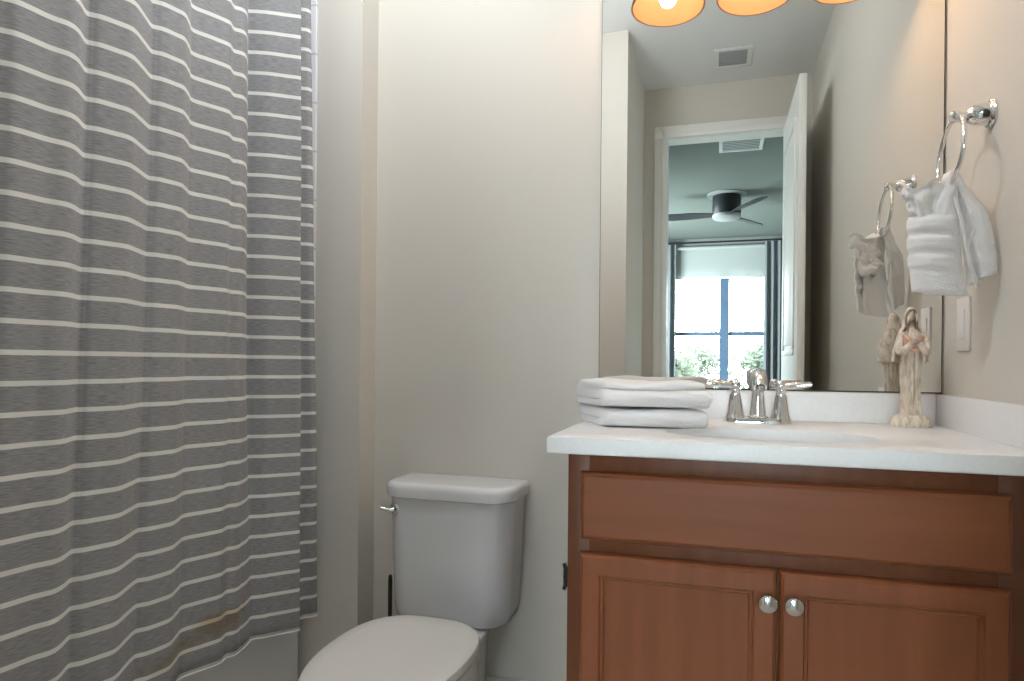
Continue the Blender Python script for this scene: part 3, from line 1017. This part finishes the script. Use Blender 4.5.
# sleeves: bent arms with wide cuffs, hands folded over the bundle
for s in (-1, 1):
    bm = new()
    pts = smooth_path([(GX + s * 0.023, GY - 0.002, TZ1 + 0.220), (GX + s * 0.034, GY - 0.008, TZ1 + 0.200), (GX + s * 0.037, GY - 0.014, TZ1 + 0.180), (GX + s * 0.026, GY - 0.026, TZ1 + 0.180), (GX + s * 0.011, GY - 0.031, TZ1 + 0.192)], 5)
    rr = [0.0085 + 0.0035 * sin(pi * min(1, k / 16.0)) for k in range(len(pts))]
    tube(bm, pts, rr, 14)
    tube(bm, smooth_path([(GX + s * 0.026, GY - 0.022, TZ1 + 0.178), (GX + s * 0.028, GY - 0.020, TZ1 + 0.160), (GX + s * 0.027, GY - 0.018, TZ1 + 0.144)], 5), [0.0095 - 0.0006 * k for k in range(11)], 12, 0.6)
    sl = obj('sleeve', bm, m_fig_pale, fg)
    bm = new()
    tube(bm, [(GX + s * 0.012, GY - 0.031, TZ1 + 0.191), (GX + s * 0.006, GY - 0.0345, TZ1 + 0.196)], [0.0045, 0.0042], 10)
    for f in range(4):
        tube(bm, [(GX + s * (0.006 - 0.001 * f), GY - 0.0345, TZ1 + 0.1995 - 0.0022 * f), (GX - s * 0.001, GY - 0.0375, TZ1 + 0.2035 - 0.0024 * f), (GX - s * 0.006, GY - 0.0365, TZ1 + 0.2045 - 0.0024 * f)], [0.0013, 0.0013, 0.0010], 6)
    tube(bm, [(GX + s * 0.007, GY - 0.036, TZ1 + 0.199), (GX + s * 0.003, GY - 0.039, TZ1 + 0.206)], [0.0015, 0.0011], 6)
    obj('hand', bm, m_fig_skin, sl)
# rose-tinted shawl across the breast
bm = new()
for (za, zb, r) in ((0.214, 0.196, 0.0062), (0.206, 0.186, 0.0056), (0.197, 0.175, 0.0052)):
    tube(bm, smooth_path([(GX - 0.026, GY - 0.012, TZ1 + za), (GX - 0.012, GY - 0.025, TZ1 + (za + zb) / 2 - 0.002), (GX + 0.008, GY - 0.026, TZ1 + zb + 0.004), (GX + 0.026, GY - 0.012, TZ1 + za - 0.004)], 6), r, 10)
obj('shawl', bm, m_fig_pink, fg)

def slim(o, k):
    for ch in o.children:
        if ch.name.split('.')[0] != 'base':
            ch.data.transform(Matrix.Diagonal((k, k ** 0.5, 1.02, 1)))
            slim(ch, k)
slim(fg, 0.80)

# ---------------------------------------------------------------- switch plate on the right wall
sw = thing('switch_plate', (0, -0.136, 1.10), 'white rocker switch plate on the right wall under the towel', 'light switch')
bm = new()
box(bm, -0.006, -0.0003, -0.172, -0.100, 1.041, 1.162, bevel=0.002)
obj('plate', bm, m_plate, sw)
bm = new()
box(bm, -0.0085, -0.005, -0.152, -0.119, 1.068, 1.135, bevel=0.0015)
obj('rocker', bm, m_plate, sw)

# ---------------------------------------------------------------- towel ring and hand towel
RY, RZ, RX = -0.266, 1.5285, -0.068
tr = thing('towel_ring', (0, RY, RZ), 'chrome towel ring mounted on the right wall beside the mirror', 'towel ring')
bm = new()
lathe(bm, [(0.0, -0.0003), (0.030, -0.0003), (0.0305, -0.004), (0.028, -0.007), (0.0235, -0.010), (0.0215, -0.022), (0.0180, -0.038), (0.0135, -0.044), (0.0085, -0.047), (0.0085, -0.056), (0.0120, -0.060), (0.0125, -0.070), (0.0090, -0.076), (0.0, -0.078)],
      (0, RY, RZ), 'x', 32)
obj('post', bm, m_chrome, tr)
bm = new()
RR = 0.072
pts = [(RX + 0.000 - 0.012 * (1 - cos(2 * pi * k / 48)) / 2, RY + RR * sin(2 * pi * k / 48), RZ - 0.004 - RR + RR * cos(2 * pi * k / 48)) for k in range(49)]
tube(bm, pts, 0.0046, 12, caps=False)
bmesh.ops.remove_doubles(bm, verts=bm.verts, dist=1e-4)
obj('ring', bm, m_chrome, tr)
RB = Vector((RX - 0.012, RY, RZ - 0.004 - 2 * RR))        # lowest point of the ring

def cloth_strip(bm, rows, th, n=22, seed=0.0, wob=0.003):
    """loft of flattened cloth sections; each row: (left point, right point, sag depth toward -y, thickness factor)."""
    rings = []
    for r, (a, b, sag, tf) in enumerate(rows):
        a, b = Vector(a), Vector(b)
        d = (b - a)
        nv = Vector((d.y, -d.x, 0)).normalized() if (abs(d.x) + abs(d.y)) > 1e-6 else Vector((0, -1, 0))
        fr, bk = [], []
        for k in range(n + 1):
            t = k / n
            e = (1 - abs(2 * t - 1) ** 4)
            w = noise.noise(Vector((t * 5 + seed, r * 0.45, seed))) * wob
            p = a + d * t + nv * (sag * sin(pi * t) + w)
            hh = th * tf * (0.25 + 0.75 * e)
            fr.append(p + nv * hh)
            bk.append(p - nv * hh)
        rings.append(fr + list(reversed(bk)))
    loft(bm, rings)

def interp_rows(rows, k=6):
    out = []
    A = smooth_path([r[0] for r in rows], k)
    B = smooth_path([r[1] for r in rows], k)
    S2 = smooth_path([(r[2], r[3], 0) for r in rows], k)
    return [(A[i], B[i], S2[i].x, S2[i].y) for i in range(len(A))]

YT = RY
ht = thing('hand_towel', (RB.x, RB.y, 1.16), 'white hand towel gathered through the chrome towel ring, folded into a banded pocket', 'towel')
z0 = RB.z
# two gathered lobes coming off the ring, left toward the room and right toward the wall
bm = new()
cloth_strip(bm, interp_rows([((-0.088, YT - 0.004, z0 + 0.028), (-0.068, YT - 0.010, z0 + 0.032), 0.004, 0.6), ((-0.100, YT - 0.010, z0 - 0.004), (-0.068, YT - 0.020, z0 - 0.002), 0.006, 1.0),
                             ((-0.118, YT - 0.014, z0 - 0.05), (-0.068, YT - 0.028, z0 - 0.05), 0.010, 1.1), ((-0.126, YT - 0.014, z0 - 0.11), (-0.066, YT - 0.034, z0 - 0.12), 0.010, 1.1),
                             ((-0.128, YT - 0.012, z0 - 0.18), (-0.060, YT - 0.036, z0 - 0.20), 0.008, 1.0), ((-0.128, YT - 0.010, z0 - 0.225), (-0.050, YT - 0.034, z0 - 0.232), 0.006, 0.8)]), 0.006, seed=1.3, wob=0.004)
obj('front_drape', bm, m_towel, ht, angle=75)
bm = new()
rows = interp_rows([((-0.080, YT + 0.004, z0 + 0.032), (-0.058, YT - 0.002, z0 + 0.028), 0.004, 0.6), ((-0.074, YT + 0.0, z0 - 0.004), (-0.046, YT - 0.012, z0 - 0.006), 0.006, 1.0),
                    ((-0.064, YT - 0.004, z0 - 0.05), (-0.020, YT - 0.030, z0 - 0.055), 0.010, 1.2), ((-0.056, YT - 0.008, z0 - 0.11), (-0.012, YT - 0.044, z0 - 0.11), 0.012, 1.2),
                    ((-0.050, YT - 0.010, z0 - 0.16), (-0.0085, YT - 0.052, z0 - 0.155), 0.011, 1.2), ((-0.046, YT - 0.010, z0 - 0.205), (-0.008, YT - 0.056, z0 - 0.185), 0.010, 1.1), ((-0.044, YT - 0.010, z0 - 0.212), (-0.009, YT - 0.055, z0 - 0.191), 0.010, 0.8)])
rows = [(a, b, s + (0.0035 if 0.115 < z0 - a.z < 0.14 or 0.165 < z0 - a.z < 0.18 else 0), t) for a, b, s, t in rows]
cloth_strip(bm, rows, 0.0065, seed=5.1, wob=0.004)
obj('back_drape', bm, m_towel, ht, angle=75)
# banded pocket: the lower towel folded across, with raised terry bands
bm = new()
rows = []
ztop, zbot = z0 - 0.062, z0 - 0.222
for k in range(61):
    t = k / 60
    z = ztop + (zbot - ztop) * t
    band = 0.0
    for c in (0.12, 0.36, 0.60):
        band += 0.0085 * exp(-((t - c) / 0.082) ** 6)
    edge = min(1, t / 0.04, (1 - t) / 0.05)
    xl = -0.152 + 0.008 * t ** 2 - band * 0.35
    rows.append(((xl, YT + 0.004, z + 0.004), (-0.070 + 0.006 * t, YT - 0.036, z - 0.004 - 0.006 * t), 0.016 + band + 0.004 * sin(pi * t), (0.35 + 0.65 * edge)))
cloth_strip(bm, rows, 0.0085, n=30, seed=8.2, wob=0.0012)
obj('pocket', bm, m_towel, ht, angle=75)
# rolled selvedge hanging beside the pocket
bm = new()
tube(bm, smooth_path([(-0.078, YT - 0.036, z0 - 0.03), (-0.066, YT - 0.046, z0 - 0.09), (-0.058, YT - 0.050, z0 - 0.15), (-0.046, YT - 0.050, z0 - 0.195), (-0.038, YT - 0.044, z0 - 0.214)], 6), 0.0055, 10, 0.7)
tube(bm, smooth_path([(-0.046, YT - 0.042, z0 - 0.10), (-0.058, YT - 0.048, z0 - 0.135), (-0.056, YT - 0.052, z0 - 0.17), (-0.042, YT - 0.050, z0 - 0.20)], 6), 0.0045, 10, 0.7)
obj('hem', bm, m_towel, ht)
# ruffled face cloth tucked in the pocket
bm = new()
rings = []
N, Mr = 64, 30
for j in range(Mr + 1):
    v = j / Mr
    ring = []
    puff = 0.74 + 0.30 * abs(sin(pi * (3.1 * v + 0.1))) ** 0.6
    for i in range(N):
        t = 2 * pi * i / N
        f = puff * (0.80 + 0.28 * v) * (1 + 0.10 * sin(4 * t + 5 * v) + 0.06 * sin(7 * t - 9 * v + 1))
        q = Vector((-0.113 - 0.020 * v + 0.036 * f * cos(t), YT - 0.008 + 0.023 * f * sin(t), z0 - 0.100 + 0.106 * v + 0.012 * sin(t * 2 + 0.6 + v * 2)))
        ring.append(q + Vector((1, 1, 0.6)) * (0.009 * noise.noise(q * 48) + 0.004 * noise.noise(q * 110)))
    rings.append(ring)
top = rings[-1]
c = sum(top, Vector()) / N
for q, dz in ((0.75, -0.006), (0.45, -0.022), (0.2, -0.03)):
    rings.append([c + (p - c) * q + Vector((0.005 * noise.noise(p * 70), 0.005 * noise.noise(p * 70 + Vector((3, 1, 2))), dz + 0.010 * noise.noise(p * 60))) for p in top])
loft(bm, rings)
tag(obj('face_cloth', bm, m_towel, base=(-0.118, YT - 0.008, z0 - 0.1), angle=75), 'ruffled white face cloth tucked in the pocket of the hanging towel', 'washcloth')

# ---------------------------------------------------------------- toilet
TCX = -1.262
tl = thing('toilet', (TCX, -0.35, FL), 'white two-piece toilet with closed lid between the tub and the vanity', 'toilet')
bm = new()
rings = []
for (z, hx, y0, y1, r) in ((0.276, 0.135, -0.150, -0.045, 0.05), (0.279, 0.158, -0.170, -0.028, 0.060), (0.288, 0.169, -0.178, -0.022, 0.066), (0.312, 0.174, -0.182, -0.019, 0.068), (0.45, 0.180, -0.184, -0.016, 0.068), (0.626, 0.186, -0.186, -0.014, 0.068)):
    rings.append(rrect(TCX, (y0 + y1) / 2, hx, (y1 - y0) / 2, r, z, 8, 0.022))
loft(bm, rings)
obj('tank', bm, m_porc, tl)
bm = new()
rings = []
for (z, g) in ((0.6245, -0.004), (0.6255, 0.006), (0.6290, 0.010), (0.6510, 0.011), (0.6600, 0.009), (0.6655, 0.003), (0.6672, -0.008), (0.6680, -0.03)):
    rings.append(rrect(TCX, -0.101, 0.187 + g, 0.086 + g, 0.068 + g * 0.6, z, 10, 0.022))
loft(bm, rings)
obj('tank_lid', bm, m_porc, tl)
lx, lyy, lz = TCX - 0.150, -0.1745, 0.592
bm = new()
lathe(bm, [(0.0, 0.010), (0.0160, 0.010), (0.0160, -0.008), (0.012, -0.012), (0.008, -0.013), (0.008, -0.018), (0.0, -0.019)], (lx, lyy + 0.003, lz), 'y', 24)
tube(bm, smooth_path([(lx + 0.002, lyy - 0.014, lz), (lx - 0.008, lyy - 0.021, lz), (lx - 0.020, lyy - 0.027, lz + 0.003), (lx - 0.030, lyy - 0.030, lz + 0.006)], 6),
     [0.0075 - 0.00012 * k for k in range(19)], 10, 0.8)
obj('flush_lever', bm, m_nickel, tl)
def egg(cx, yb, yf, hw, z, n=64, dz=0.0, back=0.55):
    """toilet-seat outline: squarish at the back, long oval in front."""
    out = []
    ym = yb - (yb - yf) * 0.44
    for k in range(n):
        t = 2 * pi * k / n
        c, s = cos(t), sin(t)
        if s >= 0:
            e = back
            x = math.copysign(abs(c) ** e, c) * hw
            y = ym + (yb - ym) * abs(s) ** e
        else:
            x = c * hw
            y = ym - (ym - yf) * abs(s)
        out.append((cx + x, y, z))
    return out
SC = -1.228
bm = new()
loft(bm, [egg(SC, yb, yf, hw, z, back=0.72) for yb, yf, hw, z in ((-0.304, -0.748, 0.166, 0.338), (-0.300, -0.752, 0.170, 0.341), (-0.300, -0.752, 0.170, 0.350), (-0.303, -0.749, 0.167, 0.357), (-0.312, -0.740, 0.158, 0.3605), (-0.36, -0.70, 0.135, 0.362), (-0.45, -0.6, 0.06, 0.363))])
lid = obj('lid', bm, m_seat, tl)
bm = new()
loft(bm, [egg(SC, yb, yf, hw, z, back=0.72) for yb, yf, hw, z in ((-0.324, -0.744, 0.164, 0.316), (-0.320, -0.748, 0.168, 0.319), (-0.320, -0.748, 0.168, 0.331), (-0.324, -0.744, 0.164, 0.336))])
obj('seat', bm, m_seat, tl)
for s in (-1, 1):
    bm = new()
    box(bm, SC + s * 0.075 - 0.016, SC + s * 0.075 + 0.016, -0.302, -0.280, 0.3150, 0.337, bevel=0.004)
    obj('hinge', bm, m_seat, tl)
bm = new()
rings = []
for z, yb, yf, hb, hm in ((FL + 0.0005, -0.08, -0.56, 0.098, 0.110), (FL + 0.02, -0.08, -0.565, 0.100, 0.112), (FL + 0.06, -0.085, -0.55, 0.090, 0.102), (0.10, -0.085, -0.56, 0.088, 0.104),
         (0.17, -0.075, -0.62, 0.088, 0.120), (0.235, -0.06, -0.69, 0.090, 0.143), (0.260, -0.05, -0.725, 0.092, 0.156), (0.271, -0.045, -0.733, 0.093, 0.159), (0.2755, -0.050, -0.728, 0.090, 0.156)):
    ring = egg(SC, yb, yf, hm, z, back=0.6)
    rings.append([(SC + (x - SC) * (hb + (hm - hb) * max(0, min(1, (-0.24 - y) / 0.16))) / hm, y, zz) for x, y, zz in ring])
loft(bm, rings)
bowl = obj('bowl', bm, m_porc, tl)
bm = new()
rings = [egg(SC, yb, yf, hw, z, back=0.75) for yb, yf, hw, z in ((-0.27, -0.728, 0.152, 0.2745), (-0.275, -0.737, 0.160, 0.279), (-0.275, -0.737, 0.160, 0.311), (-0.28, -0.733, 0.156, 0.3155))]
loft(bm, rings)
obj('rim', bm, m_porc, bowl)
for s in (-1, 1):
    bm = new()
    lathe(bm, [(0.015, 0), (0.014, 0.008), (0.009, 0.014), (0, 0.016)], (SC + s * 0.100, -0.30, FL + 0.052), 'z', 16, True)
    obj('bolt_cap', bm, m_seat, bowl)
bm = new()
tube(bm, smooth_path([(TCX - 0.11, -0.10, 0.303), (TCX - 0.115, -0.10, 0.22), (TCX - 0.13, -0.06, 0.14), (TCX - 0.13, -0.012, 0.11)], 6), 0.006, 10)
lathe(bm, [(0.025, -0.0003), (0.025, -0.004), (0.010, -0.008), (0.010, -0.02), (0.0, -0.02)], (TCX - 0.13, -0.0, 0.11), 'y', 16, True)
obj('supply_line', bm, m_nickel, tl)

# black toilet brush behind the toilet, its handle showing beside the tank
tb = thing('toilet_brush', (-1.475, -0.10, FL), 'slim black toilet brush handle showing left of the toilet tank', 'toilet brush')
bm = new()
lathe(bm, [(0.0, 0.0005), (0.050, 0.0005), (0.052, 0.01), (0.048, 0.10), (0.044, 0.19), (0.040, 0.19), (0.040, 0.02), (0.0, 0.02)], (-1.472, -0.10, FL), 'z', 28)
obj('holder', bm, m_black, tb)
bm = new()
tube(bm, [(-1.470, -0.10, FL + 0.19), (-1.470, -0.10, FL + 0.26), (-1.470, -0.10, 0.36), (-1.470, -0.10, 0.374)], [0.009, 0.006, 0.0065, 0.0045], 12)
lathe(bm, [(0.0, 0.03), (0.032, 0.03), (0.034, 0.10), (0.028, 0.14), (0.009, 0.20)], (-1.470, -0.10, FL), 'z', 20)
obj('brush', bm, m_black, tb)

# ---------------------------------------------------------------- bathtub
bt = thing('bathtub', (-2.19, -0.85, FL), 'white alcove bathtub behind the grey striped shower curtain', 'bathtub')
bm = new()
ax = -1.778
prof = [(ax - 0.02, FL + 0.0005), (ax, FL + 0.005), (ax, FL + 0.06), (ax - 0.008, FL + 0.075), (ax - 0.008, 0.32), (ax, 0.345), (ax + 0.006, 0.352), (ax + 0.006, 0.392), (ax, 0.400), (ax - 0.055, 0.402), (ax - 0.07, 0.395),
        (ax - 0.09, 0.30), (ax - 0.12, 0.08), (ax - 0.17, 0.04), (ax - 0.60, 0.04), (ax - 0.68, 0.10), (ax - 0.72, 0.30), (ax - 0.74, 0.395), (ax - 0.755, 0.402), (ax - 0.820, 0.402), (ax - 0.820, FL + 0.0005)]
rings = []
for y in (YJ - 0.0115, YJ - 0.03, -0.5, -0.9, -1.2, YW + 0.03, YW + 0.012):
    rings.append([(px, y, pz) for px, pz in prof])
loft(bm, rings)
obj('shell', bm, m_tub, bt)
bm = new()
box(bm, ax - 0.75, ax - 0.06, YJ - 0.085, YJ - 0.013, 0.03, 0.402, bevel=0.01)
obj('end_deck', bm, m_tub, bt)
bm = new()
lathe(bm, [(0, -0.0), (0.035, 0), (0.035, -0.006), (0.028, -0.010), (0, -0.010)], (ax - 0.41, YJ - 0.0845, 0.28), 'y', 24)
obj('overflow_plate', bm, m_chrome, bt)

# ---------------------------------------------------------------- shower curtain on its rod
CZ0, CZ1, RODZ = 0.242, 2.315, 2.36
knots = [(-1.48, -1.690), (-1.44, -1.682), (-1.27, -1.700), (-1.24, -1.715), (-1.20, -1.682), (-1.04, -1.696), (-1.00, -1.716), (-0.9780, -1.7120), (-0.9630, -1.6990), (-0.9400, -1.6950), (-0.9120, -1.6920), (-0.8860, -1.6820), (-0.8650, -1.6890), (-0.8350, -1.7110), (-0.8250, -1.7070), (-0.8160, -1.6980),
         (-0.7910, -1.6870), (-0.7650, -1.6800), (-0.7290, -1.6980), (-0.6930, -1.7180), (-0.6830, -1.7150), (-0.6730, -1.7060), (-0.6510, -1.6990), (-0.6290, -1.6960), (-0.5990, -1.7140), (-0.5720, -1.7300), (-0.5350, -1.7140), (-0.4980, -1.6990), (-0.4800, -1.7050), (-0.4660, -1.7095), (-0.4500, -1.6990),
         (-0.4290, -1.7050), (-0.3900, -1.7340), (-0.3640, -1.7580), (-0.3520, -1.7360), (-0.3390, -1.7080), (-0.3150, -1.6750), (-0.2940, -1.6460), (-0.2890, -1.6520), (-0.2880, -1.6800), (-0.2650, -1.7020), (-0.2380, -1.6900), (-0.2230, -1.6680), (-0.2080, -1.6660), (-0.2020, -1.6800), (-0.2060, -1.7000)]
P = smooth_path([(a, b, 0) for a, b in knots], 6)
bm = new()
uvl = bm.loops.layers.uv.new('UVMap')
arc = [0.0]
for a, b in zip(P[:-1], P[1:]):
    arc.append(arc[-1] + (b - a).length)
rows = 64
def drape_at(p, z):
    v = (z - CZ0) / (CZ1 - CZ0)
    k = 1.0 + 0.10 * (z - 1.446) + 0.06 * noise.noise(Vector((p.x * 4, z * 1.2, 0.3)))
    if p.x > -0.42 and p.x < -0.33:
        k *= 1 - 0.45 * max(0.0, min(1.0, (0.95 - z) / 0.6))
    x = -1.702 + (p.y + 1.702) * k + 0.0015 * noise.noise(Vector((p.x * 16, z * 5, 1.2)))
    y = p.x + 0.004 * noise.noise(Vector((p.x * 3, z * 1.6, 9.0)))
    far = max(0.0, min(1.0, (p.x + 0.34) / 0.1))
    y += max(0.0, min(1.0, (-0.40 - p.x) / 0.3)) * 0.022 * (z - 1.446) - far * 0.034 * (z - 1.446)
    return x, y, 0.006 * sin(p.x * 9 + 0.6) * (1 - v) ** 6 + 0.026 * max(0.0, 1.15 - z)
grid = []
for r in range(rows + 1):
    v = r / rows
    row = []
    for i, p in enumerate(P):
        z = CZ0 + (CZ1 - CZ0) * v
        x, y, hem = drape_at(p, z)
        row.append((bm.verts.new((x, y, z + hem)), (arc[i], z)))
    grid.append(row)
for r in range(rows):
    for i in range(len(P) - 1):
        q = [grid[r][i], grid[r][i + 1], grid[r + 1][i + 1], grid[r + 1][i]]
        f = bm.faces.new([t[0] for t in q])
        for lp, t in zip(f.loops, q):
            lp[uvl].uv = t[1]
def arc_at(y):
    i = min(range(len(P)), key=lambda j: abs(P[j].x - y))
    return arc[i]
STAIN_U = (arc_at(-0.47), arc_at(-0.60))
curtain_nodes(m_cur)
sc = thing('shower_curtain', (-1.715, -0.85, CZ0), 'grey shower curtain with thin white horizontal stripes in front of the tub', 'shower curtain')
cloth = obj('cloth', bm, m_cur, sc, angle=80)
sol = cloth.modifiers.new('thickness', 'SOLIDIFY')
sol.thickness = 0.0016
sol.offset = 0
bm = new()
tube(bm, [(q[0] + 0.001, q[1], CZ0 + q[2]) for q in (drape_at(p, CZ0) for p in P[::2])], 0.0022, 6)
obj('hem', bm, mat('hem_cloth', (0.66, 0.655, 0.64), 0.9), sc)
for k in range(12):
    y = -1.45 + k * (1.24 / 11)
    bm = new()
    pts = [(-1.715 + 0.026 * sin(2 * pi * j / 20), y, RODZ - 0.019 + 0.036 * cos(2 * pi * j / 20)) for j in range(21)]
    tube(bm, pts, 0.002, 6, caps=False)
    obj('hook', bm, m_nickel, sc)
rd = thing('shower_rod', (-1.715, -0.85, RODZ), 'straight metal shower rod carrying the striped curtain', 'curtain rod')
bm = new()
tube(bm, [(-1.715, YW + 0.001, RODZ), (-1.715, YJ - 0.011, RODZ)], 0.0125, 16)
obj('pole', bm, m_nickel, rd)
bm = new()
lathe(bm, [(0.0, -0.0005), (0.032, -0.0005), (0.032, -0.006), (0.02, -0.012), (0.014, -0.016)], (-1.715, YJ, RODZ), 'y', 24)
obj('flange', bm, m_nickel, rd)
bm = new()
lathe(bm, [(0.0, 0.0005), (0.032, 0.0005), (0.032, 0.006), (0.02, 0.012), (0.014, 0.016)], (-1.715, YW, RODZ), 'y', 24)
obj('flange', bm, m_nickel, rd)
